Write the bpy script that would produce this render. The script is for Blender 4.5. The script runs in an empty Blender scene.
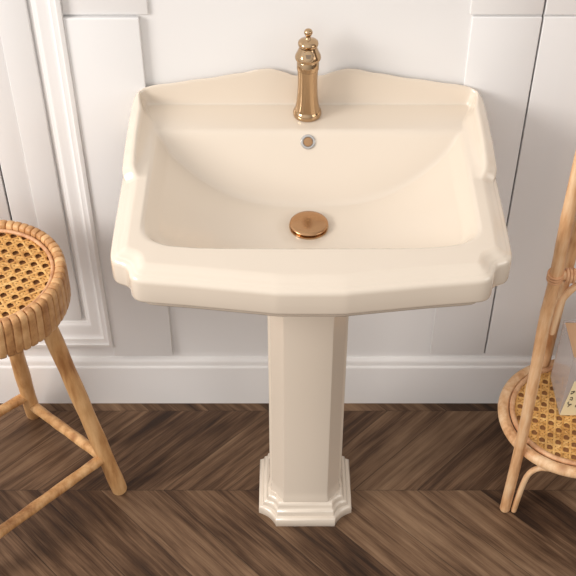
import bpy, bmesh, math, random
from mathutils import Vector, Matrix
random.seed(7)
PI = math.pi
C = bpy.context.scene.collection
sc = bpy.context.scene

# ------------------------------------------------------------ materials
def new_mat(name, col, rough=0.5, metal=0.0, coat=0.0, spec=0.5, coat_rough=0.05):
    m = bpy.data.materials.new(name); m.use_nodes = True
    b = m.node_tree.nodes['Principled BSDF']
    b.inputs['Base Color'].default_value = (*col, 1)
    b.inputs['Roughness'].default_value = rough
    b.inputs['Metallic'].default_value = metal
    b.inputs['Coat Weight'].default_value = coat
    b.inputs['Coat Roughness'].default_value = coat_rough
    b.inputs['Specular IOR Level'].default_value = spec
    return m
def nd(m, t, **k):
    n = m.node_tree.nodes.new(t)
    for a, v in k.items(): setattr(n, a, v)
    return n
def lk(m, a, b): m.node_tree.links.new(a, b)
def math_n(m, op, a, b=None):
    n = nd(m, 'ShaderNodeMath', operation=op)
    for i, v in enumerate((a, b)):
        if v is None: continue
        if isinstance(v, (int, float)): n.inputs[i].default_value = v
        else: lk(m, v, n.inputs[i])
    return n.outputs[0]
def ramp(m, fac, stops):
    r = nd(m, 'ShaderNodeValToRGB')
    cr = r.color_ramp
    while len(cr.elements) < len(stops): cr.elements.new(0.5)
    for e, (p, c) in zip(cr.elements, stops):
        e.position = p; e.color = (*c, 1)
    lk(m, fac, r.inputs[0]); return r.outputs[0]

def painted(name, col, rough=0.42):
    m = new_mat(name, col, rough, spec=0.4)
    b = m.node_tree.nodes['Principled BSDF']
    tc = nd(m, 'ShaderNodeTexCoord'); n = nd(m, 'ShaderNodeTexNoise'); n.inputs['Scale'].default_value = 260
    lk(m, tc.outputs['Object'], n.inputs['Vector'])
    bp = nd(m, 'ShaderNodeBump'); bp.inputs['Strength'].default_value = 0.02; bp.inputs['Distance'].default_value = 0.001
    lk(m, n.outputs[0], bp.inputs['Height']); lk(m, bp.outputs[0], b.inputs['Normal'])
    return m
M_wall = painted('white_paint', (0.84, 0.83, 0.825))
M_trim = painted('white_trim_paint', (0.87, 0.855, 0.845), 0.32)
M_gap = new_mat('gap_shade_tone', (0.20, 0.17, 0.14), 0.8)  # dark backing tone, paints shade into the gaps between wall panels

def ceramic_mat():
    m = new_mat('cream_ceramic', (0.79, 0.70, 0.59), 0.25, coat=0.8, coat_rough=0.16, spec=0.5)
    b = m.node_tree.nodes['Principled BSDF']
    tc = nd(m, 'ShaderNodeTexCoord'); n = nd(m, 'ShaderNodeTexNoise'); n.inputs['Scale'].default_value = 3
    lk(m, tc.outputs['Object'], n.inputs['Vector'])
    c = ramp(m, n.outputs[0], [(0.3, (0.75, 0.655, 0.545)), (0.7, (0.765, 0.67, 0.56))])
    lk(m, c, b.inputs['Base Color'])
    b.inputs['Subsurface Weight'].default_value = 0.0
    return m
M_cer = ceramic_mat()

def metal_mat(name, col, rough):
    m = new_mat(name, col, rough, metal=1.0)
    b = m.node_tree.nodes['Principled BSDF']
    tc = nd(m, 'ShaderNodeTexCoord'); n = nd(m, 'ShaderNodeTexNoise'); n.inputs['Scale'].default_value = 40
    lk(m, tc.outputs['Object'], n.inputs['Vector'])
    r = nd(m, 'ShaderNodeMapRange'); r.inputs['To Min'].default_value = rough*0.8; r.inputs['To Max'].default_value = rough*1.25
    lk(m, n.outputs[0], r.inputs['Value']); lk(m, r.outputs[0], b.inputs['Roughness'])
    return m
M_gold = metal_mat('polished_gold', (0.52, 0.36, 0.215), 0.06)
M_cop = metal_mat('brushed_copper_gold', (0.50, 0.29, 0.15), 0.22)
M_chrome = metal_mat('chrome', (0.58, 0.56, 0.54), 0.2)
M_dark = new_mat('dark_recess', (0.20, 0.14, 0.09), 0.5)

def rattan(name, dark, mid, light, scale=1.0, rough=0.5, axis=(30, 30, 4), attr=False):
    m = new_mat(name, mid, rough, coat=0.12, coat_rough=0.3, spec=0.35)
    b = m.node_tree.nodes['Principled BSDF']
    tc = nd(m, 'ShaderNodeTexCoord')
    mp = nd(m, 'ShaderNodeMapping'); mp.inputs['Scale'].default_value = tuple(a*scale for a in axis)
    lk(m, tc.outputs['Object'], mp.inputs['Vector'])
    n = nd(m, 'ShaderNodeTexNoise'); n.inputs['Scale'].default_value = 1.6; n.inputs['Detail'].default_value = 5; n.inputs['Roughness'].default_value = 0.62
    lk(m, mp.outputs[0], n.inputs['Vector'])
    n2 = nd(m, 'ShaderNodeTexNoise'); n2.inputs['Scale'].default_value = 9*scale; n2.inputs['Detail'].default_value = 3
    lk(m, tc.outputs['Object'], n2.inputs['Vector'])
    f = math_n(m, 'ADD', math_n(m, 'MULTIPLY', n.outputs[0], 0.62), math_n(m, 'MULTIPLY', n2.outputs[0], 0.38))
    if attr:
        at = nd(m, 'ShaderNodeAttribute', attribute_name='rnd')
        f = math_n(m, 'ADD', math_n(m, 'MULTIPLY', f, 0.86), math_n(m, 'MULTIPLY', at.outputs['Fac'], 0.14))
    c = ramp(m, f, [(0.36, dark), (0.48, mid), (0.61, light)])
    lk(m, c, b.inputs['Base Color'])
    vk = nd(m, 'ShaderNodeTexVoronoi'); vk.inputs['Scale'].default_value = 11; vk.inputs['Randomness'].default_value = 1.0
    mk = nd(m, 'ShaderNodeMapping'); mk.inputs['Scale'].default_value = (1.6, 1.6, 0.75); lk(m, tc.outputs['Object'], mk.inputs['Vector']); lk(m, mk.outputs[0], vk.inputs['Vector'])
    kr = nd(m, 'ShaderNodeMapRange'); kr.inputs['From Min'].default_value = 0.05; kr.inputs['From Max'].default_value = 0.24; kr.inputs['To Min'].default_value = 0.75; kr.inputs['To Max'].default_value = 0.0
    lk(m, vk.outputs['Distance'], kr.inputs['Value'])
    mx = nd(m, 'ShaderNodeMix', data_type='RGBA'); lk(m, kr.outputs[0], mx.inputs[0]); lk(m, c, mx.inputs[6]); mx.inputs[7].default_value = (dark[0]*0.8, dark[1]*0.7, dark[2]*0.7, 1)
    if not attr: lk(m, mx.outputs[2], b.inputs['Base Color'])
    bp = nd(m, 'ShaderNodeBump'); bp.inputs['Strength'].default_value = 0.25; bp.inputs['Distance'].default_value = 0.001
    lk(m, n.outputs[0], bp.inputs['Height']); lk(m, bp.outputs[0], b.inputs['Normal'])
    return m
M_leg = rattan('honey_wood', (0.36, 0.16, 0.055), (0.58, 0.31, 0.125), (0.74, 0.46, 0.22))
M_wrap = rattan('wrapped_rattan', (0.36, 0.16, 0.06), (0.58, 0.31, 0.13), (0.76, 0.47, 0.23), 1.0, 0.45, (20, 20, 20), True)
M_ring = rattan('rattan_ring', (0.42, 0.18, 0.08), (0.62, 0.33, 0.17), (0.75, 0.47, 0.27))
M_cane = rattan('golden_cane', (0.44, 0.19, 0.045), (0.68, 0.36, 0.105), (0.83, 0.51, 0.19), 1.0, 0.45, (60, 60, 60), True)
M_pole = rattan('rattan_pole', (0.46, 0.21, 0.085), (0.70, 0.41, 0.21), (0.84, 0.59, 0.36))
M_bed = new_mat('cane_backing', (0.30, 0.125, 0.04), 0.75)

def floor_mat():
    m = new_mat('dark_oak_chevron', (0.1, 0.06, 0.04), 0.42, spec=0.35)
    b = m.node_tree.nodes['Principled BSDF']
    tc = nd(m, 'ShaderNodeTexCoord'); sp = nd(m, 'ShaderNodeSeparateXYZ'); lk(m, tc.outputs['Object'], sp.inputs[0])
    W = 0.241
    yy = math_n(m, 'ADD', sp.outputs[1], 0.271 + W*20)
    row = math_n(m, 'FLOOR', math_n(m, 'DIVIDE', yy, W))
    fold = math_n(m, 'PINGPONG', yy, W)
    # perpendicular and along-plank coordinates
    x = sp.outputs[0]
    perp = math_n(m, 'MULTIPLY', math_n(m, 'SUBTRACT', math_n(m, 'ADD', x, 10.035), fold), 0.7071)
    along = math_n(m, 'MULTIPLY', math_n(m, 'ADD', math_n(m, 'ADD', x, 10.0), fold), 0.7071)
    PW = 0.104
    pd = math_n(m, 'DIVIDE', perp, PW)
    pid = math_n(m, 'FLOOR', pd); pf = math_n(m, 'FRACT', pd)
    cid = nd(m, 'ShaderNodeCombineXYZ'); lk(m, pid, cid.inputs[0]); lk(m, row, cid.inputs[1])
    wn = nd(m, 'ShaderNodeTexWhiteNoise', noise_dimensions='2D'); lk(m, cid.outputs[0], wn.inputs['Vector'])
    off = math_n(m, 'MULTIPLY', wn.outputs['Value'], 37.0)
    # grain
    def coords(sa, sp_, extra=0.0):
        c = nd(m, 'ShaderNodeCombineXYZ')
        lk(m, math_n(m, 'MULTIPLY', along, sa), c.inputs[0])
        lk(m, math_n(m, 'MULTIPLY', perp, sp_), c.inputs[1])
        lk(m, math_n(m, 'ADD', off, extra), c.inputs[2])
        return c.outputs[0]
    g1 = nd(m, 'ShaderNodeTexNoise'); g1.inputs['Scale'].default_value = 1; g1.inputs['Detail'].default_value = 6; g1.inputs['Roughness'].default_value = 0.65
    g1.inputs['Distortion'].default_value = 0.8
    lk(m, coords(2.2, 90), g1.inputs['Vector'])
    g2 = nd(m, 'ShaderNodeTexNoise'); g2.inputs['Scale'].default_value = 1; g2.inputs['Detail'].default_value = 4
    g2.inputs['Roughness'].default_value = 0.7
    lk(m, coords(11, 300, 3.0), g2.inputs['Vector'])
    g3 = nd(m, 'ShaderNodeTexNoise'); g3.inputs['Scale'].default_value = 1; g3.inputs['Detail'].default_value = 3; lk(m, coords(5, 17, 9.0), g3.inputs['Vector'])
    # cathedral figure: rings through a distorted cone
    wv = nd(m, 'ShaderNodeTexWave', wave_type='BANDS', bands_direction='Y'); wv.inputs['Scale'].default_value = 1.0
    wv.inputs['Distortion'].default_value = 10.0; wv.inputs['Detail'].default_value = 2.5; wv.inputs['Detail Scale'].default_value = 0.8
    wv.inputs['Detail Roughness'].default_value = 0.55
    lk(m, coords(3.2, 13, 5.0), wv.inputs['Vector'])
    f = math_n(m, 'ADD', math_n(m, 'MULTIPLY', g1.outputs[0], 0.24), math_n(m, 'MULTIPLY', g2.outputs[0], 0.30))
    f = math_n(m, 'ADD', f, math_n(m, 'MULTIPLY', wv.outputs['Fac'], 0.06))
    f = math_n(m, 'ADD', f, math_n(m, 'MULTIPLY', math_n(m, 'SUBTRACT', wn.outputs['Value'], 0.5), 0.16))
    f = math_n(m, 'ADD', f, math_n(m, 'MULTIPLY', g3.outputs[0], 0.38))
    c = ramp(m, f, [(0.33, (0.028, 0.014, 0.008)), (0.43, (0.078, 0.040, 0.021)), (0.54, (0.17, 0.098, 0.055)), (0.70, (0.30, 0.19, 0.112))])
    # joints
    e1 = math_n(m, 'MINIMUM', pf, math_n(m, 'SUBTRACT', 1.0, pf))
    e2 = math_n(m, 'MINIMUM', fold, math_n(m, 'SUBTRACT', W, fold))
    j = math_n(m, 'MULTIPLY', math_n(m, 'GREATER_THAN', e1, 0.009), math_n(m, 'GREATER_THAN', e2, 0.0008))
    j2 = math_n(m, 'ADD', math_n(m, 'MULTIPLY', j, 0.5), 0.5)
    mx = nd(m, 'ShaderNodeMix', data_type='RGBA', blend_type='MULTIPLY'); mx.inputs[0].default_value = 1.0
    lk(m, c, mx.inputs[6]); cc = nd(m, 'ShaderNodeCombineColor')
    for i in range(3): lk(m, j2, cc.inputs[i])
    lk(m, cc.outputs[0], mx.inputs[7]); lk(m, mx.outputs[2], b.inputs['Base Color'])
    r = nd(m, 'ShaderNodeMapRange'); r.inputs['To Min'].default_value = 0.36; r.inputs['To Max'].default_value = 0.6
    lk(m, g1.outputs[0], r.inputs['Value']); lk(m, r.outputs[0], b.inputs['Roughness'])
    bp = nd(m, 'ShaderNodeBump'); bp.inputs['Strength'].default_value = 0.35; bp.inputs['Distance'].default_value = 0.0012
    lk(m, math_n(m, 'ADD', math_n(m, 'MULTIPLY', j, 0.8), f), bp.inputs['Height']); lk(m, bp.outputs[0], b.inputs['Normal'])
    return m
M_floor = floor_mat()

# ------------------------------------------------------------ helpers
def obj(name, bm, mat, parent=None, smooth=True, angle=40):
    me = bpy.data.meshes.new(name)
    bmesh.ops.remove_doubles(bm, verts=bm.verts, dist=1e-6)
    bmesh.ops.recalc_face_normals(bm, faces=bm.faces)
    bm.to_mesh(me); bm.free()
    if smooth:
        for p in me.polygons: p.use_smooth = True
        try: me.set_sharp_from_angle(angle=math.radians(angle))
        except Exception: pass
    me.materials.append(mat)
    o = bpy.data.objects.new(name, me); C.objects.link(o)
    if parent:
        o.parent = parent; o.matrix_parent_inverse = Matrix.Translation(parent.location).inverted()
    return o
def thing(name, label, cat, loc, group=None):
    o = bpy.data.objects.new(name, None); C.objects.link(o)
    o.location = loc; o['label'] = label; o['category'] = cat; o.empty_display_size = 0.05
    if group: o['group'] = group
    return o
def structure(o, label=None):
    o['kind'] = 'structure'
    if label: o['label'] = label
    return o
def box(bm, x0, x1, y0, y1, z0, z1, bev=0.0):
    t = bmesh.new()
    vs = [t.verts.new((x, y, z)) for z in (z0, z1) for y in (y0, y1) for x in (x0, x1)]
    for f in ((0,1,3,2),(4,6,7,5),(0,4,5,1),(2,3,7,6),(0,2,6,4),(1,5,7,3)): t.faces.new([vs[i] for i in f])
    bmesh.ops.recalc_face_normals(t, faces=t.faces)
    if bev: bmesh.ops.bevel(t, geom=t.edges[:], offset=bev, segments=3, affect='EDGES', profile=0.5)
    me = bpy.data.meshes.new('t'); t.to_mesh(me); t.free(); bm.from_mesh(me); bpy.data.meshes.remove(me)
def lathe(bm, prof, cx, cy, seg=64, cap=True):
    rings = []
    for r, z in prof:
        rings.append([bm.verts.new((cx + r*math.cos(2*PI*i/seg), cy + r*math.sin(2*PI*i/seg), z)) for i in range(seg)])
    for a, b in zip(rings, rings[1:]):
        for i in range(seg): bm.faces.new((a[i], a[(i+1) % seg], b[(i+1) % seg], b[i]))
    if cap:
        bm.faces.new(rings[0][::-1]); bm.faces.new(rings[-1])
def catmull(pts, n=8):
    P = [Vector(p) for p in pts]; out = []
    for i in range(len(P)-1):
        p0 = P[max(i-1, 0)]; p1 = P[i]; p2 = P[i+1]; p3 = P[min(i+2, len(P)-1)]
        for k in range(n):
            t = k/n
            out.append(0.5*((2*p1) + (-p0+p2)*t + (2*p0-5*p1+4*p2-p3)*t*t + (-p0+3*p1-3*p2+p3)*t**3))
    out.append(P[-1]); return out
def tube(bm, pts, rad, seg=16, closed=False, round_end=True):
    P = [Vector(p) for p in pts]; n = len(P)
    R = rad if isinstance(rad, (list, tuple)) else [rad]*n
    T = []
    for i in range(n):
        a = P[(i-1) % n] if (closed or i > 0) else P[i]
        b = P[(i+1) % n] if (closed or i < n-1) else P[i]
        T.append((b-a).normalized())
    up = Vector((0, 0, 1)) if abs(T[0].z) < 0.9 else Vector((1, 0, 0))
    u = (up - T[0]*up.dot(T[0])).normalized()
    rings = []
    def ring(c, u, v, r): return [bm.verts.new(c + (u*math.cos(2*PI*k/seg) + v*math.sin(2*PI*k/seg))*r) for k in range(seg)]
    for i in range(n):
        u = (u - T[i]*u.dot(T[i])).normalized(); v = T[i].cross(u)
        if i == 0 and not closed and round_end:
            rings.append(ring(P[0]-T[0]*0.0, u, v, R[0]*0.6)); rings.append(ring(P[0]+T[0]*R[0]*0.1, u, v, R[0]*0.88)); rings.append(ring(P[0]+T[0]*R[0]*0.4, u, v, R[0]))
        elif i == n-1 and not closed and round_end:
            rings.append(ring(P[i]-T[i]*R[i]*0.4, u, v, R[i])); rings.append(ring(P[i]-T[i]*R[i]*0.1, u, v, R[i]*0.88)); rings.append(ring(P[i], u, v, R[i]*0.6))
        else: rings.append(ring(P[i], u, v, R[i]))
    m = len(rings)
    for i in range(m if closed else m-1):
        a = rings[i]; b = rings[(i+1) % m]
        for k in range(seg): bm.faces.new((a[k], a[(k+1) % seg], b[(k+1) % seg], b[k]))
    if not closed: bm.faces.new(rings[0][::-1]); bm.faces.new(rings[-1])
def circle(cx, cy, z, r, n=96): return [(cx + r*math.cos(2*PI*i/n), cy + r*math.sin(2*PI*i/n), z) for i in range(n)]
def prism(bm, poly, y0, y1):            # polygon in x,z extruded along y
    a = [bm.verts.new((x, y0, z)) for x, z in poly]; b = [bm.verts.new((x, y1, z)) for x, z in poly]
    n = len(poly)
    for i in range(n): bm.faces.new((a[i], a[(i+1) % n], b[(i+1) % n], b[i]))
    bm.faces.new(a[::-1]); bm.faces.new(b)

# ------------------------------------------------------------ room
WY = 0.012
bm = bmesh.new(); box(bm, -2.6, 2.6, -3.6, 0.05, -0.05, 0.0)
structure(obj('floor', bm, M_floor, smooth=False), 'dark brown chevron oak floor')
bm = bmesh.new()
box(bm, -2.6, -0.6350, WY, 0.05, 0.0, 2.7); box(bm, -0.6310, 0.4310, WY, 0.05, 0.0, 2.7); box(bm, 0.4342, 2.6, WY, 0.05, 0.0, 2.7)
box(bm, -0.6350, -0.6310, WY, 0.05, 0.0, 0.27); box(bm, 0.4310, 0.4342, WY, 0.05, 0.0, 0.164)
structure(obj('wall_back', bm, M_wall, smooth=False), 'white panelled wall')
bm = bmesh.new(); box(bm, -2.6, 2.6, 0.05, 0.07, 0.0, 2.7)
structure(obj('wall_core', bm, M_gap, smooth=False))
bpy.data.objects['wall_core'].name = 'wall_behind'

# baseboard with rounded top and a raised lip
def sweep_x(name, prof, x0, x1, mat):
    bm = bmesh.new()
    a = [bm.verts.new((x0, y+WY, z)) for y, z in prof]; b = [bm.verts.new((x1, y+WY, z)) for y, z in prof]
    n = len(prof)
    for i in range(n): bm.faces.new((a[i], a[(i+1) % n], b[(i+1) % n], b[i]))
    bm.faces.new(a[::-1]); bm.faces.new(b)
    return obj(name, bm, mat, angle=35)
pr = [(0, 0), (-0.017, 0), (-0.017, 0.126), (-0.0165, 0.1285), (-0.015, 0.130), (-0.0125, 0.1315), (-0.0118, 0.134), (-0.0118, 0.139), (-0.0112, 0.1445), (-0.009, 0.1485), (-0.005, 0.1505), (0, 0.151)]
structure(sweep_x('baseboard_back', pr, -2.6, 2.6, M_trim), 'tall white baseboard')

# raised panels
def raised(name, x0, x1, z0, z1, th, bev=0.0018):
    bm = bmesh.new(); box(bm, x0, x1, WY-th, WY, z0, z1, bev)
    return structure(obj(name, bm, M_wall, angle=30))
raised('trim_1', -0.4545, -0.3145, 0.167, 1.068, 0.0128)
raised('trim_2', 0.3015, 0.4310, 0.1665, 1.068, 0.0075, 0.0022)
raised('trim_3', 0.4342, 1.20, 0.1665, 1.068, 0.0075, 0.0015)
raised('trim_4', -0.4545, -0.2960, 1.0715, 2.7, 0.0060, 0.0028)
raised('trim_10', 0.2960, 0.4310, 1.0715, 2.7, 0.0060, 0.0028)
raised('trim_5', 0.4342, 1.20, 1.0715, 2.7, 0.0060, 0.0025)

# moulded picture frame panel on the left
prof = [(0.0, 0.0), (0.0, 0.028), (0.004, 0.0305), (0.008, 0.0305), (0.0095, 0.0265), (0.0125, 0.0245), (0.019, 0.0245), (0.0205, 0.021), (0.024, 0.0165), (0.030, 0.0155), (0.040, 0.0155), (0.046, 0.0145), (0.049, 0.0105), (0.0535, 0.009), (0.0555, 0.0055), (0.0575, 0.004), (0.0605, 0.004), (0.062, -0.001)]
def frame(name, x0, x1, z0, z1):
    bm = bmesh.new(); cols = []
    for cx, cz, sx, sz in ((x1, z0, -1, 1), (x1, z1, -1, -1), (x0, z1, 1, -1), (x0, z0, 1, 1)):
        cols.append([bm.verts.new((cx + sx*d, WY - h*0.62, cz + sz*d*1.4)) for d, h in prof])
    for i in range(4):
        a = cols[i]; b = cols[(i+1) % 4]
        for k in range(len(prof)-1): bm.faces.new((a[k], a[k+1], b[k+1], b[k]))
    return structure(obj(name, bm, M_trim, angle=28), 'white moulded panel frame')
frame('trim_6', -1.45, -0.4540, 0.200, 2.5)
raised('trim_7', -0.631, -0.5772, 0.282, 2.4, 0.0045, 0.002)
raised('trim_8', -1.38, -0.635, 0.282, 2.4, 0.0045, 0.001)
raised('trim_9', -0.577, -0.518, 0.282, 2.4, 0.0085, 0.0022)

# ------------------------------------------------------------ washbasin
half = [(0, 0.011), (0.10, 0.011), (0.20, 0.011), (0.29, 0.011), (0.314, 0.0105), (0.326, 0.007), (0.334, -0.002), (0.3385, -0.016), (0.3405, -0.04), (0.341, -0.10), (0.341, -0.2), (0.3405, -0.3), (0.340, -0.38),
        (0.339, -0.425), (0.337, -0.441), (0.330, -0.453), (0.320, -0.457), (0.310, -0.461), (0.304, -0.470), (0.302, -0.482), (0.297, -0.492), (0.286, -0.4985), (0.268, -0.5015),
        (0.20, -0.509), (0.12, -0.520), (0.066, -0.5275), (0.058, -0.5290), (0.03, -0.5295), (0, -0.5295)]
def resample(poly, ds):
    out = []
    for a, b in zip(poly, poly[1:]):
        L = math.dist(a, b); n = max(1, int(round(L/ds)))
        for k in range(n): out.append((a[0]+(b[0]-a[0])*k/n, a[1]+(b[1]-a[1])*k/n))
    out.append(poly[-1]); return out
def smooth_open(p, it):
    for _ in range(it):
        p = [p[0]] + [((p[i-1][0]+2*p[i][0]+p[i+1][0])/4, (p[i-1][1]+2*p[i][1]+p[i+1][1])/4) for i in range(1, len(p)-1)] + [p[-1]]
    return p
h = smooth_open(resample(half, 0.0045), 2)
loop = h + [(-x, y) for x, y in h[-2:0:-1]]
N = len(loop)
nrm = []
for i in range(N):
    a = loop[(i-2) % N]; b = loop[(i+2) % N]
    t = Vector((b[0]-a[0], b[1]-a[1])).normalized(); nrm.append(Vector((t.y, -t.x)))   # inward or outward, fixed below
for i in range(N):
    c = Vector((0, -0.26)) - Vector(loop[i])
    if nrm[i].dot(c) < 0: nrm[i] = -nrm[i]
def interp(tab, v):
    if v <= tab[0][0]: return tab[0][1]
    for (a, p), (b, q) in zip(tab, tab[1:]):
        if v <= b:
            t = (v-a)/(b-a); t = t*t*(3-2*t)*0.6 + t*0.4
            return p+(q-p)*t
    return tab[-1][1]
back_top = [(0, 0.946), (0.028, 0.948), (0.05, 0.957), (0.072, 0.9635), (0.09, 0.9625), (0.13, 0.9535), (0.2, 0.941), (0.28, 0.929), (0.34, 0.918)]
side_top = [(0, 0.918), (0.08, 0.9175), (0.15, 0.914), (0.19, 0.9075), (0.215, 0.901), (0.228, 0.897), (0.236, 0.893), (0.241, 0.885)]
Z0 = 0.885
def Hs(x, y):
    if y > -0.02: return interp(back_top, abs(x)) - Z0
    return max(0.0, interp(side_top, -y) - Z0) if y > -0.25 else 0.0
H = [Hs(*p) for p in loop]
for _ in range(1): H = [(H[i-1] + 2*H[i] + H[(i+1) % N])/4 for i in range(N)]
K = [1.0 if p[1] < -0.055 else (0.42 + 0.58*max(0, min(1, -p[1]/0.055)) if abs(p[0]) > 0.31 else 0.42) for p in loop]
for _ in range(10): K = [(K[i-1] + 2*K[i] + K[(i+1) % N])/4 for i in range(N)]
DC = Vector((0.0, -0.236))
def smax(a, b, k):
    hh = max(k-abs(a-b), 0)/k; return max(a, b) + hh*hh*k*0.25
def smin(a, b, k): return -smax(-a, -b, k)
def field(x, y):
    fx = (abs(x)/0.288)**2.7
    v = max(0.0, (-y-0.236)/0.197)**4.2
    q = 2.2
    u = (fx**q + v**q)**(1/q)
    g = 0.777 + 0.108*u - 0.010*max(0.0, min(1.0, (1-u)*5.0))
    # sides straighten into walls near the rim
    b = Z0 + 1.5*(y + 0.096)
    s = smax(g, b, 0.010)
    r = math.hypot(x-DC.x, y-DC.y)
    s -= 0.0035*max(0, 1-(r/0.06)**2)
    return smin(s, Z0, 0.010)
nrs = [n.copy() for n in nrm]
for _ in range(22): nrs = [(nrs[i-1] + nrs[i]*2 + nrs[(i+1) % N]).normalized() for i in range(N)]
def pt(i, off, t):
    w = min(1.0, max(0.0, (off-0.002)/0.014))
    p = Vector(loop[i]) + nrm[i].lerp(nrs[i], w).normalized()*off*K[i]
    return p + (DC-p)*t
bm = bmesh.new(); rings = []
def add_ring(fn): rings.append([bm.verts.new(fn(i)) for i in range(N)])
def lay(off, z, hk=0.0, t=0.0): add_ring(lambda i: (*pt(i, off - 0.0085*min(1, H[i]/0.015)*min(1, hk*2.2)*(1 if loop[i][1] < 0.0 else 0.2), t*K[i]), z + H[i]*hk))
# underside, from the middle outward
for t, z in ((0.80, 0.745), (0.70, 0.7455), (0.62, 0.748), (0.52, 0.757), (0.42, 0.775), (0.32, 0.79), (0.2, 0.795), (0.1, 0.795), (0.045, 0.796), (0.032, 0.797), (0.026, 0.800), (0.024, 0.812)):
    add_ring(lambda i: (*pt(i, 0.012, t), z))
for off, z, hk in ((0.014, 0.8165, 0), (0.010, 0.8172, 0), (0.004, 0.8182, 0), (0.001, 0.8215, 0), (0.0, 0.826, 0), (0.0, 0.845, 0), (0.0, 0.862, 0), (0.0006, 0.8665, 0), (0.0025, 0.8700, 0),
                   (0.0055, 0.8722, 0), (0.0080, 0.8732, 0.0), (0.0090, 0.8737, 0.03), (0.0097, 0.8742, 0.45), (0.0103, 0.8748, 0.86), (0.0125, 0.8760, 0.955), (0.0155, 0.8772, 0.99), (0.0185, 0.8788, 1.0), (0.0215, 0.8806, 1.0), (0.0250, 0.8828, 1.0)):
    lay(off, z, hk)
for t, hk in ((0.012, 0.985), (0.020, 0.94), (0.028, 0.84), (0.036, 0.66), (0.044, 0.42), (0.054, 0.19), (0.066, 0.05), (0.078, 0.0)):
    lay(0.025, 0.8842 if t < 0.015 else 0.885, hk, t)
T0 = 0.078
steps = 64
for s in range(1, steps+1):
    def fn(i, s=s):
        a = T0*K[i]; t = a + (0.93-a)*((s/steps)**1.25)
        p = pt(i, 0.025, t); return (p.x, p.y, field(p.x, p.y))
    add_ring(fn)
for a, b in zip(rings, rings[1:]):
    for i in range(N): bm.faces.new((a[i], a[(i+1) % N], b[(i+1) % N], b[i]))
bm.faces.new(rings[0][::-1]); bm.faces.new(rings[-1])
basin = thing('washbasin', 'large cream ceramic washbasin with curved back ledge, resting on pedestal', 'sink', (0, -0.26, 0.745))
bowl = obj('basin_body', bm, M_cer, basin, angle=80)

# waste with domed cap
bm = bmesh.new(); zc = field(DC.x, DC.y)
lathe(bm, [(0.0355, zc-0.002), (0.0372, zc+0.0035), (0.0368, zc+0.005), (0.033, zc+0.0055), (0.032, zc+0.004)], DC.x, DC.y)
dr = obj('drain_collar', bm, M_gold, basin)
bm = bmesh.new()
lathe(bm, [(0.022, zc+0.002), (0.0335, zc+0.0075), (0.0358, zc+0.0095), (0.0360, zc+0.0108), (0.0350, zc+0.0122), (0.031, zc+0.0138), (0.024, zc+0.0152), (0.015, zc+0.0162), (0.006, zc+0.0166), (0.0008, zc+0.0167)], DC.x, DC.y)
obj('drain_cap', bm, M_cop, basin)
# overflow on the back wall of the bowl
oy = -0.110
def on_wall(r0, prof):
    nvec = Vector((0, -1.42, 1)).normalized(); cz = field(-0.001, oy)
    c = Vector((-0.001, oy, cz)); u = Vector((1, 0, 0)); v = nvec.cross(u)
    bm = bmesh.new(); rr = []
    for r, hgt in prof: rr.append([bm.verts.new(c + nvec*hgt + (u*math.cos(2*PI*k/48)+v*math.sin(2*PI*k/48))*r) for k in range(48)])
    for a, b in zip(rr, rr[1:]):
        for k in range(48): bm.faces.new((a[k], a[(k+1) % 48], b[(k+1) % 48], b[k]))
    bm.faces.new(rr[-1]); bm.faces.new(rr[0][::-1]); return bm
oy = -0.1075
ring_o = obj('overflow_ring', on_wall(0, [(0.0138, -0.003), (0.0142, 0.001), (0.0136, 0.0022), (0.0122, 0.0028), (0.0098, 0.0024), (0.0088, 0.0008)]), M_chrome, basin)
ring_o['label'] = 'chrome ring around the overflow hole'
obj('overflow_plug', on_wall(0, [(0.0086, -0.001), (0.0086, 0.0012), (0.0080, 0.0018), (0.0055, 0.0020)]), M_cop, basin)['label'] = 'copper coloured overflow insert'

# ------------------------------------------------------------ pedestal
ped = thing('sink_pedestal', 'cream ceramic octagonal pedestal with stepped foot under the washbasin', 'pedestal', (0, -0.262, 0))
PCY = -0.267
def ped_outline(w, d, fx, n=7, scoop=0.0, sh=0.0):
    # quarter corner from (w, d-cy) to (fx, d) ; scoop > 0 hollows the corner
    a = Vector((w, d-(w-fx)*0.95)); b = Vector((fx, d))
    q = []
    for k in range(n+1):
        t = k/n; p = a.lerp(b, t); inw = Vector((-1, -1)).normalized()*scoop*4*t*(1-t)
        q.append(p + inw)
    pts = [(x, y) for x, y in q]
    # (x,y) first quadrant; mirror
    pts += [(-x, y) for x, y in reversed(q)]
    pts += [(-x, -y) for x, y in q]
    pts += [(x, -y) for x, y in reversed(q)]
    return pts
def stack(bm, layers):
    rings = [[bm.verts.new((x, PCY+y, z)) for x, y in poly] for poly, z in layers]
    n = len(rings[0])
    for a, b in zip(rings, rings[1:]):
        for i in range(n): bm.faces.new((a[i], a[(i+1) % n], b[(i+1) % n], b[i]))
    bm.faces.new(rings[0][::-1]); bm.faces.new(rings[-1])
def col_outline(s=0.0, w=0.0800, d=0.0765, fx=0.047):
    # front face, groove, chamfer, small fillet, side
    w += s; d += s; fx += s*0.4
    q = [(w, d-0.046), (w-0.0005, d-0.044), (w-0.0055, d-0.041), (w-0.0065, d-0.036), (w-0.006, d-0.0335), (fx+0.0035, d-0.0035), (fx+0.0015, d-0.001), (fx-0.0015, d)]
    pts = list(q); pts += [(-x, y) for x, y in reversed(q)]; pts += [(-x, -y) for x, y in q]; pts += [(x, -y) for x, y in reversed(q)]
    return pts
bm = bmesh.new()
L = [(col_outline(0.004), 0.050), (col_outline(0.0035), 0.066), (col_outline(0.0015), 0.074), (col_outline(0.0), 0.090), (col_outline(-0.001), 0.35), (col_outline(-0.001), 0.60), (col_outline(0.002), 0.70), (col_outline(0.004), 0.744)]
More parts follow.
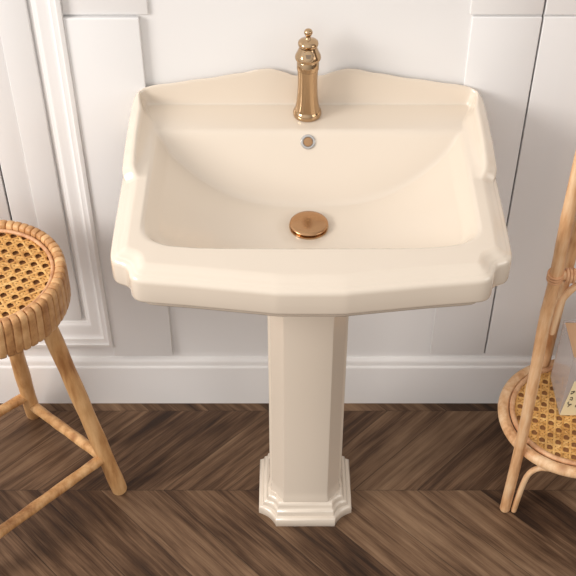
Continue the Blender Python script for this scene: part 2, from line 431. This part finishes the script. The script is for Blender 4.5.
stack(bm, L); obj('pedestal_column', bm, M_cer, ped, angle=25)
bm = bmesh.new()
def fo(s, sc=0.006): return ped_outline(0.105+s, 0.105+s, 0.066+s*0.3, 9, sc)
stack(bm, [(fo(-0.001), 0.0), (fo(0.0), 0.002), (fo(0.0), 0.020), (fo(-0.0015), 0.0235), (fo(-0.005), 0.0255), (fo(-0.0095), 0.027), (fo(-0.0105, 0.0055), 0.030), (fo(-0.0105, 0.0055), 0.036), (fo(-0.0125, 0.005), 0.0395),
           (fo(-0.0165, 0.005), 0.041), (fo(-0.0185, 0.005), 0.043), (fo(-0.0190, 0.0045), 0.050), (fo(-0.0205, 0.004), 0.054), (fo(-0.024, 0.003), 0.0575), (fo(-0.030, 0.002), 0.0595)])
obj('pedestal_foot', bm, M_cer, ped, angle=45)

# ------------------------------------------------------------ tap
FX, FY = -0.002, -0.042
tap = thing('mixer_tap', 'polished gold single tap with finial lever standing on the washbasin ledge', 'tap', (FX, FY, 0.885))
bm = bmesh.new()
lathe(bm, [(0.0258, 0.8852), (0.0272, 0.8868), (0.0274, 0.8915), (0.0266, 0.8960), (0.0246, 0.8985), (0.0240, 0.9000), (0.0228, 0.906), (0.0210, 0.917), (0.0196, 0.932), (0.0188, 0.950), (0.0187, 0.968), (0.0193, 0.982), (0.0198, 0.9875)], FX, FY)
obj('tap_body', bm, M_gold, tap, angle=50)
bm = bmesh.new()
lathe(bm, [(0.0190, 0.9875), (0.0207, 0.9885), (0.0207, 1.0060), (0.0200, 1.0070), (0.0207, 1.0078), (0.0232, 1.0090), (0.0244, 1.0115), (0.0240, 1.0150), (0.0222, 1.0195), (0.0192, 1.0255), (0.0172, 1.0310), (0.0160, 1.0340)], FX, FY)
obj('tap_collar', bm, M_gold, tap, angle=40)
bm = bmesh.new()
lathe(bm, [(0.0130, 1.0340), (0.0160, 1.0348), (0.0184, 1.0375), (0.0190, 1.0410), (0.0182, 1.0445), (0.0140, 1.0475), (0.0085, 1.0495), (0.0054, 1.0515), (0.0044, 1.0547), (0.0048, 1.0579),
           (0.0068, 1.0595), (0.0080, 1.0623), (0.0078, 1.0655), (0.0058, 1.0687), (0.0025, 1.0703), (0.0005, 1.0707)], FX, FY)
obj('tap_lever', bm, M_gold, tap, angle=50)
bm = bmesh.new()
dv = Vector((0, -0.80, 0.60)).normalized(); root = Vector((FX, FY-0.008, 1.0135))
tube(bm, [root + dv*(0.036*i/8) for i in range(9)], [0.0114, 0.0108, 0.0104, 0.0102, 0.0102, 0.0106, 0.0112, 0.0114, 0.0112], 32)
e = root + dv*0.036; u = Vector((1, 0, 0)); v = u.cross(dv)*-1
if v.z < 0: v = -v
sp_ = obj('tap_spout', bm, M_gold, tap)
bm = bmesh.new(); trap = [(-0.0055, 0.0030), (0.0055, 0.0030), (0.0035, -0.0040), (-0.0035, -0.0040)]
fr = [bm.verts.new(e + u*a + v*b + dv*0.0006) for a, b in trap]; bk = [bm.verts.new(e + u*a + v*b - dv*0.003) for a, b in trap]
bm.faces.new(fr); bm.faces.new(bk[::-1])
for i in range(4): bm.faces.new((fr[i], fr[(i+1) % 4], bk[(i+1) % 4], bk[i]))
out_ = obj('spout_outlet', bm, M_dark, sp_, smooth=False); out_.matrix_parent_inverse = Matrix.Identity(4)

# ------------------------------------------------------------ cane weaving
def set_rnd(o, vals):
    at = o.data.attributes.new('rnd', 'FLOAT', 'FACE')
    for i in range(len(o.data.polygons)): at.data[i].value = vals[i] if i < len(vals) else 0.5
def cane(name, cx, cy, z, R, s, rot, parent, backing=None):
    bm = bmesh.new(); vals = []
    def strip(p0, dirv, half_w, phase, amp, zoff, th=0.0007):
        # chord of the circle through p0 along dirv
        d = dirv; b = p0.dot(d); c = p0.dot(p0) - R*R; disc = b*b - c
        if disc <= 0: return
        t0 = -b - math.sqrt(disc); t1 = -b + math.sqrt(disc)
        nrm_ = Vector((-d.y, d.x)); n = max(2, int((t1-t0)/(s/4)))
        rv = random.random(); prev = None
        for k in range(n+1):
            t = t0 + (t1-t0)*k/n; p = p0 + d*t
            zz = z + zoff + amp*math.cos(2*PI*t/s + phase)
            cur = []
            for w, dz in ((-half_w, 0), (-half_w*0.5, th), (half_w*0.5, th), (half_w, 0)):
                q = p + nrm_*w; x = q.x*math.cos(rot) - q.y*math.sin(rot); y = q.x*math.sin(rot) + q.y*math.cos(rot)
                cur.append(bm.verts.new((cx+x, cy+y, zz+dz)))
            if prev:
                for j in range(3): bm.faces.new((prev[j], prev[j+1], cur[j+1], cur[j])); vals.append(rv)
            prev = cur
    n = int(R/s)+2
    hw = s*0.104
    for k in range(-n, n+1):
        for m, o_ in ((0, -0.135), (1, 0.135)):
            c0 = (k+o_)*s
            strip(Vector((c0, 0)), Vector((0, 1)), hw, PI*m, 0.0004, 0.0)
            strip(Vector((0, c0)), Vector((1, 0)), hw, PI*m+PI, 0.0004, 0.0003)
    dq = s/math.sqrt(2)
    for k in range(-2*n, 2*n+1):
        for sgn in (1, -1):
            d = Vector((1, sgn)).normalized(); pn = Vector((-d.y, d.x))
            strip(pn*((k+0.5)*dq), d, hw*1.0, 0, 0.0003, 0.0010 + (0.0004 if sgn > 0 else 0))
    bm.faces.ensure_lookup_table()
    me = bpy.data.meshes.new(name); bm.to_mesh(me); bm.free()
    for p in me.polygons: p.use_smooth = True
    me.materials.append(M_cane); o = bpy.data.objects.new(name, me); C.objects.link(o)
    o.parent = parent; o.matrix_parent_inverse = Matrix.Translation(parent.location).inverted()
    set_rnd(o, vals)
    if backing:
        bm = bmesh.new(); lathe(bm, [(R, z-backing-0.003), (R, z-backing)], cx, cy, 64)
        obj('cane_backing', bm, M_bed, o).matrix_parent_inverse = Matrix.Identity(4)
    return o

# ------------------------------------------------------------ stool
SX, SY, SZ, SR = -0.634, -0.246, 0.662, 0.1635
stool = thing('rattan_stool', 'round stool with honey wooden legs, wrapped rattan rim and woven cane seat', 'stool', (SX, SY, 0))
bm = bmesh.new(); vals = []
NS = 62; sub = 9
prf = [(-0.0215, 0.000), (-0.0215, 0.010), (-0.0205, 0.0165), (-0.018, 0.0200), (-0.013, 0.0208), (-0.007, 0.0205), (-0.003, 0.0180), (-0.0005, 0.012), (0.0005, 0.0), (0.0006, -0.032), (0.0, -0.060), (-0.002, -0.0655), (-0.007, -0.068), (-0.016, -0.0685), (-0.020, -0.065), (-0.0215, -0.055)]
ringsv = []
cxp, czp = -0.0110, -0.015
for j in range(NS*sub):
    f = (0.0, 0.045, 0.085, 0.17, 0.38, 0.62, 0.83, 0.915, 0.955)[j % sub]; k = j//sub
    g = (0.0, 0.0, 0.78, 0.94, 1.0, 1.0, 0.94, 0.78, 0.0)[j % sub]
    depth = (1-g)*0.0065
    col = []
    for (dr_, dz) in prf:
        vx = dr_ - cxp; vz = dz - czp; L_ = math.hypot(vx, vz)
        r = SR + dr_ - vx/L_*depth; z = SZ - 0.0205 + dz - vz/L_*depth
        lean = -0.035*((0.02-dz)/0.06) * (1 if dr_ > -0.02 else 0.2)
        a = 2*PI*(k+f)/NS + lean*0.6
        col.append(bm.verts.new((SX + r*math.cos(a), SY + r*math.sin(a), z)))
    ringsv.append(col)
rv = [random.random() for _ in range(NS)]
for j in range(NS*sub):
    a = ringsv[j]; b = ringsv[(j+1) % (NS*sub)]
    for k in range(len(prf)): bm.faces.new((a[k], a[(k+1) % len(prf)], b[(k+1) % len(prf)], b[k])); vals.append(rv[j//sub])
me = bpy.data.meshes.new('wrapped_rim'); bmesh.ops.recalc_face_normals(bm, faces=bm.faces); bm.to_mesh(me); bm.free()
for p in me.polygons: p.use_smooth = True
me.set_sharp_from_angle(angle=math.radians(50))
me.materials.append(M_wrap); o = bpy.data.objects.new('wrapped_rim', me); C.objects.link(o); o.parent = stool
o.matrix_parent_inverse = Matrix.Translation(stool.location).inverted(); set_rnd(o, vals)
bm = bmesh.new(); tube(bm, circle(SX, SY, SZ-0.0125, SR-0.0262), 0.0040, 12, True); obj('inner_ring', bm, M_ring, stool)
cane('cane_seat', SX, SY, SZ-0.019, SR-0.0235, 0.0240, math.radians(-12), stool, backing=0.004)
legs = {'a': ((-0.428, -0.272, 0.0), (-0.535, -0.262, 0.625)), 'b': ((-0.667, -0.042, 0.0), (-0.640, -0.165, 0.625)),
        'c': ((-0.905, -0.262, 0.0), (-0.735, -0.245, 0.625)), 'd': ((-0.690, -0.512, 0.0), (-0.655, -0.345, 0.625))}
def lerp(a, b, t): return Vector(a).lerp(Vector(b), t)
for k, (f, t) in legs.items():
    bm = bmesh.new(); pts = [lerp(f, t, i/14) for i in range(15)]
    tube(bm, pts, [0.0178+0.0008*math.sin(i*1.9) for i in range(15)], 20)
    obj('leg', bm, M_leg, stool)
def jn(k, z): f, t = legs[k]; return lerp(f, t, z/0.625)
for (a, za), (b, zb) in ((('a', 0.110), ('b', 0.050)), (('a', 0.125), ('d', 0.100)), (('b', 0.095), ('c', 0.10)), (('c', 0.10), ('d', 0.12))):
    bm = bmesh.new(); p = jn(a, za); q = jn(b, zb)
    tube(bm, [p.lerp(q, i/10) for i in range(11)], [0.0122+0.0006*math.sin(i*2.3) for i in range(11)], 16)
    obj('stretcher', bm, M_leg, stool)

# ------------------------------------------------------------ rattan shelf stand
RX, RY, RZ, RR = 0.600, -0.222, 0.205, 0.158
st = thing('rattan_shelf', 'round tiered rattan shelf stand with cane shelf and bound poles at right', 'shelf', (RX, RY, 0))
poles = [[(0.456, -0.325, 0.0), (0.459, -0.325, 0.25), (0.456, -0.325, 0.45), (0.452, -0.325, 0.60), (0.454, -0.325, 0.72), (0.452, -0.325, 0.90), (0.456, -0.325, 1.30)],
         [(0.558, -0.068, 0.0), (0.558, -0.068, 0.25), (0.561, -0.069, 0.60), (0.565, -0.072, 0.90), (0.566, -0.078, 1.30)],
         [(0.762, -0.290, 0.0), (0.761, -0.290, 0.30), (0.762, -0.290, 0.72), (0.760, -0.288, 1.30)]]
for pl in poles:
    bm = bmesh.new(); P = catmull(pl, 14)
    R_ = []
    for i, p in enumerate(P):
        z = p.z; r = 0.0118
        for zk in (0.14, 0.37, 0.585, 0.82, 1.06):
            r += 0.0010*math.exp(-((z-zk-pl[0][0]*0.1)/0.006)**2)
        R_.append(r)
    tube(bm, P, R_, 20); obj('pole', bm, M_pole, st)
for zc_, nm in ((RZ, 'shelf_ring'), (1.24, 'shelf_ring')):
    bm = bmesh.new(); tube(bm, circle(RX, RY, zc_, RR), 0.0125, 16, True); rg = obj(nm, bm, M_pole, st)
    bm = bmesh.new(); tube(bm, circle(RX, RY, zc_+0.0075, RR-0.0185), 0.0058, 12, True); obj('inner_ring', bm, M_ring, st)
cane('cane_shelf', RX, RY, RZ+0.004, RR-0.016, 0.0245, math.radians(33), st, backing=0.0015)
# bent braces under the shelf: down the inside of each pole
def brace(p, cen, ztop, zbot, inset, rad, parent, length=0.11):
    P0 = Vector((p[0], p[1], 0)); c = Vector((cen[0], cen[1], 0))
    return P0, c
f0 = Vector((0.482, -0.328, 0.0))
bm = bmesh.new()
tube(bm, catmull([(0.4755, -0.329, 0.0), (0.4785, -0.331, 0.06), (0.483, -0.333, 0.115), (0.490, -0.336, 0.150), (0.506, -0.340, 0.171), (0.530, -0.347, 0.178), (0.575, -0.357, 0.180), (0.63, -0.356, 0.181), (0.68, -0.340, 0.178), (0.716, -0.322, 0.165), (0.736, -0.31, 0.13), (0.742, -0.305, 0.06), (0.743, -0.303, 0.0)], 8), 0.0066, 14)
obj('brace', bm, M_pole, st)
# cross bar with cane bindings, and the arch beneath it
ZB = 0.722
bm = bmesh.new(); tube(bm, catmull([(0.452, -0.325, ZB), (0.55, -0.318, ZB+0.003), (0.66, -0.305, ZB+0.002), (0.762, -0.290, ZB)], 6), 0.0095, 16); obj('cross_bar', bm, M_pole, st)
bm = bmesh.new(); tube(bm, catmull([(0.473, -0.318, 0.565), (0.474, -0.320, 0.62), (0.477, -0.321, 0.655), (0.487, -0.322, 0.680), (0.503, -0.320, 0.696), (0.53, -0.318, 0.704), (0.60, -0.312, 0.706), (0.68, -0.303, 0.700), (0.722, -0.297, 0.677), (0.738, -0.294, 0.65), (0.743, -0.293, 0.60), (0.744, -0.293, 0.575)], 8), 0.0068, 14)
obj('arch_brace', bm, M_pole, st)
bm = bmesh.new()
for k in range(3):
    z = ZB-0.006+k*0.0062
    tube(bm, [(0.4535+0.0132*math.cos(a), -0.325+0.0132*math.sin(a), z+0.003*math.sin(a+0.5)) for a in [2*PI*i/28 for i in range(28)]], 0.0026, 8, True)
for k in range(3):
    x = 0.474+k*0.0062
    tube(bm, [(x+0.001*math.sin(a), -0.324+0.0122*math.cos(a), ZB+0.0122*math.sin(a)) for a in [2*PI*i/24 for i in range(24)]], 0.0030, 8, True)
obj('cane_binding', bm, M_ring, st)

# ------------------------------------------------------------ clear box on the shelf
def clear_mat():
    m = new_mat('clear_acrylic', (0.93, 0.88, 0.86), 0.06)
    b = m.node_tree.nodes['Principled BSDF']
    b.inputs['Transmission Weight'].default_value = 0.7; b.inputs['IOR'].default_value = 1.3
    b.inputs['Roughness'].default_value = 0.15
    return m
M_clear = clear_mat()
M_tan = new_mat('tan_board', (0.62, 0.38, 0.22), 0.6)
M_brown = new_mat('brown_board', (0.42, 0.24, 0.13), 0.6)
M_cream = new_mat('cream_card', (0.80, 0.70, 0.45), 0.6)
M_pale = new_mat('pale_pink_card', (0.72, 0.65, 0.62), 0.5)
M_ink = new_mat('dark_ink', (0.05, 0.035, 0.02), 0.7)
BX0, BX1, BY0, BY1, BZ0, BZ1 = 0.5635, 0.70, -0.223, -0.110, 0.2125, 0.395
bxo = thing('clear_box', 'clear sided gift box with tan top and cream printed front on the cane shelf', 'box', ((BX0+BX1)/2, (BY0+BY1)/2, BZ0))
bm = bmesh.new(); w = 0.0015
box(bm, BX0, BX0+w, BY0, BY1, BZ0, BZ1, 0.0004); box(bm, BX1-w, BX1, BY0, BY1, BZ0, BZ1, 0.0004); box(bm, BX0+w, BX1-w, BY0, BY0+w, BZ0, BZ1, 0.0004); box(bm, BX0+w, BX1-w, BY1-w, BY1, BZ0, BZ1, 0.0004)
obj('clear_sleeve', bm, M_clear, bxo, smooth=False)
bm = bmesh.new(); box(bm, BX0+0.003, BX1-0.003, BY0+0.003, BY1-0.003, BZ1-0.012, BZ1-0.004, 0.001); obj('box_lid', bm, M_tan, bxo, smooth=False)
bm = bmesh.new(); box(bm, BX0+0.012, BX1-0.004, BY1-0.060, BY1-0.010, BZ0+0.028, BZ1-0.014, 0.002); obj('inner_carton', bm, M_pale, bxo, smooth=False)
bm = bmesh.new()
tube(bm, [(BX0+0.007, BY0+0.010, BZ0+0.03), (BX0+0.008, BY0+0.030, BZ0+0.075), (BX0+0.008, BY0+0.045, BZ0+0.10)], [0.004, 0.008, 0.005], 10)
obj('ribbon', bm, M_brown, bxo)
# cream front card, leaning back a little
bm = bmesh.new(); a0 = (BX0+0.0005, BY0-0.0016); 
poly = [(BX0+0.001, BZ0), (BX1-0.001, BZ0), (BX1-0.001, BZ0+0.11), (BX0+0.0145, BZ0+0.11)]
prism(bm, poly, BY0-0.0022, BY0-0.0006); fc = obj('front_card', bm, M_cream, bxo, smooth=False)
bm = bmesh.new(); rr = random.Random(5)
for r_ in range(3):
    for c_ in range(7):
        x = BX0+0.016+c_*0.016+rr.uniform(-.002, .002); z = BZ0+0.036+r_*0.020+rr.uniform(-.002, .002)
        pts = []; ph = rr.uniform(0, 6); kk = rr.choice((1.2, 1.7, 2.3))
        for i in range(9):
            t = i/8; pts.append((x+0.0055*math.sin(ph+kk*PI*t)*(0.5+t*0.5), BY0-0.0026, z+0.011*(t-0.5)+0.003*math.cos(ph*2+3*PI*t)))
        tube(bm, pts, 0.0010, 6)
ink = obj('printed_script', bm, M_ink, fc); ink.matrix_parent_inverse = Matrix.Identity(4)

# ------------------------------------------------------------ light
w_ = bpy.data.worlds.new('world'); sc.world = w_; w_.use_nodes = True
nt = w_.node_tree; bg = nt.nodes['Background']
bg.inputs[1].default_value = 1.0
wt = nt.nodes.new('ShaderNodeTexCoord'); vd = nt.nodes.new('ShaderNodeVectorMath'); vd.operation = 'DOT_PRODUCT'
nt.links.new(wt.outputs['Generated'], vd.inputs[0]); vd.inputs[1].default_value = (-0.58, -0.48, 0.66)
mr = nt.nodes.new('ShaderNodeMapRange'); mr.inputs['From Min'].default_value = -1; nt.links.new(vd.outputs['Value'], mr.inputs['Value'])
wr = nt.nodes.new('ShaderNodeValToRGB'); nt.links.new(mr.outputs[0], wr.inputs[0]); nt.links.new(wr.outputs[0], bg.inputs[0])
el = wr.color_ramp.elements; el.new(0.5); el.new(0.75)
for e_, (p_, c_) in zip(el, ((0.0, (0.06, 0.045, 0.035)), (0.45, (0.28, 0.26, 0.24)), (0.70, (0.62, 0.59, 0.565)), (0.92, (1.05, 1.02, 0.99)))): e_.position = p_; e_.color = (*c_, 1)
def area(name, loc, target, sx, sy, power, col):
    l = bpy.data.lights.new(name, 'AREA'); l.shape = 'RECTANGLE'; l.size = sx; l.size_y = sy; l.energy = power; l.color = col
    o = bpy.data.objects.new(name, l); C.objects.link(o); o.location = loc
    o.rotation_euler = (Vector(target)-Vector(loc)).to_track_quat('-Z', 'Y').to_euler(); return o
area('window_light', (-3.0, -1.7, 2.3), (0.1, -0.15, 0.7), 1.3, 1.3, 88, (1.0, 0.95, 0.90))
area('right_fill', (2.3, -1.6, 1.9), (0, -0.2, 0.4), 1.4, 1.2, 14, (1.0, 0.94, 0.88))  # weak fill added to brighten the pedestal's right side, not a room lamp

# ------------------------------------------------------------ camera
cam = bpy.data.cameras.new('camera'); co = bpy.data.objects.new('camera', cam); C.objects.link(co)
co.location = (-0.039, -1.835, 2.1); co.rotation_euler = (math.radians(47), 0, 0)
cam.sensor_width = 36; cam.lens = 1110/576*36; cam.clip_start = 0.05
sc.camera = co
sc.view_settings.view_transform = 'Standard'; sc.view_settings.look = 'None'; sc.view_settings.gamma = 1
sc.view_settings.exposure = 0.02; sc.view_settings.use_curve_mapping = False
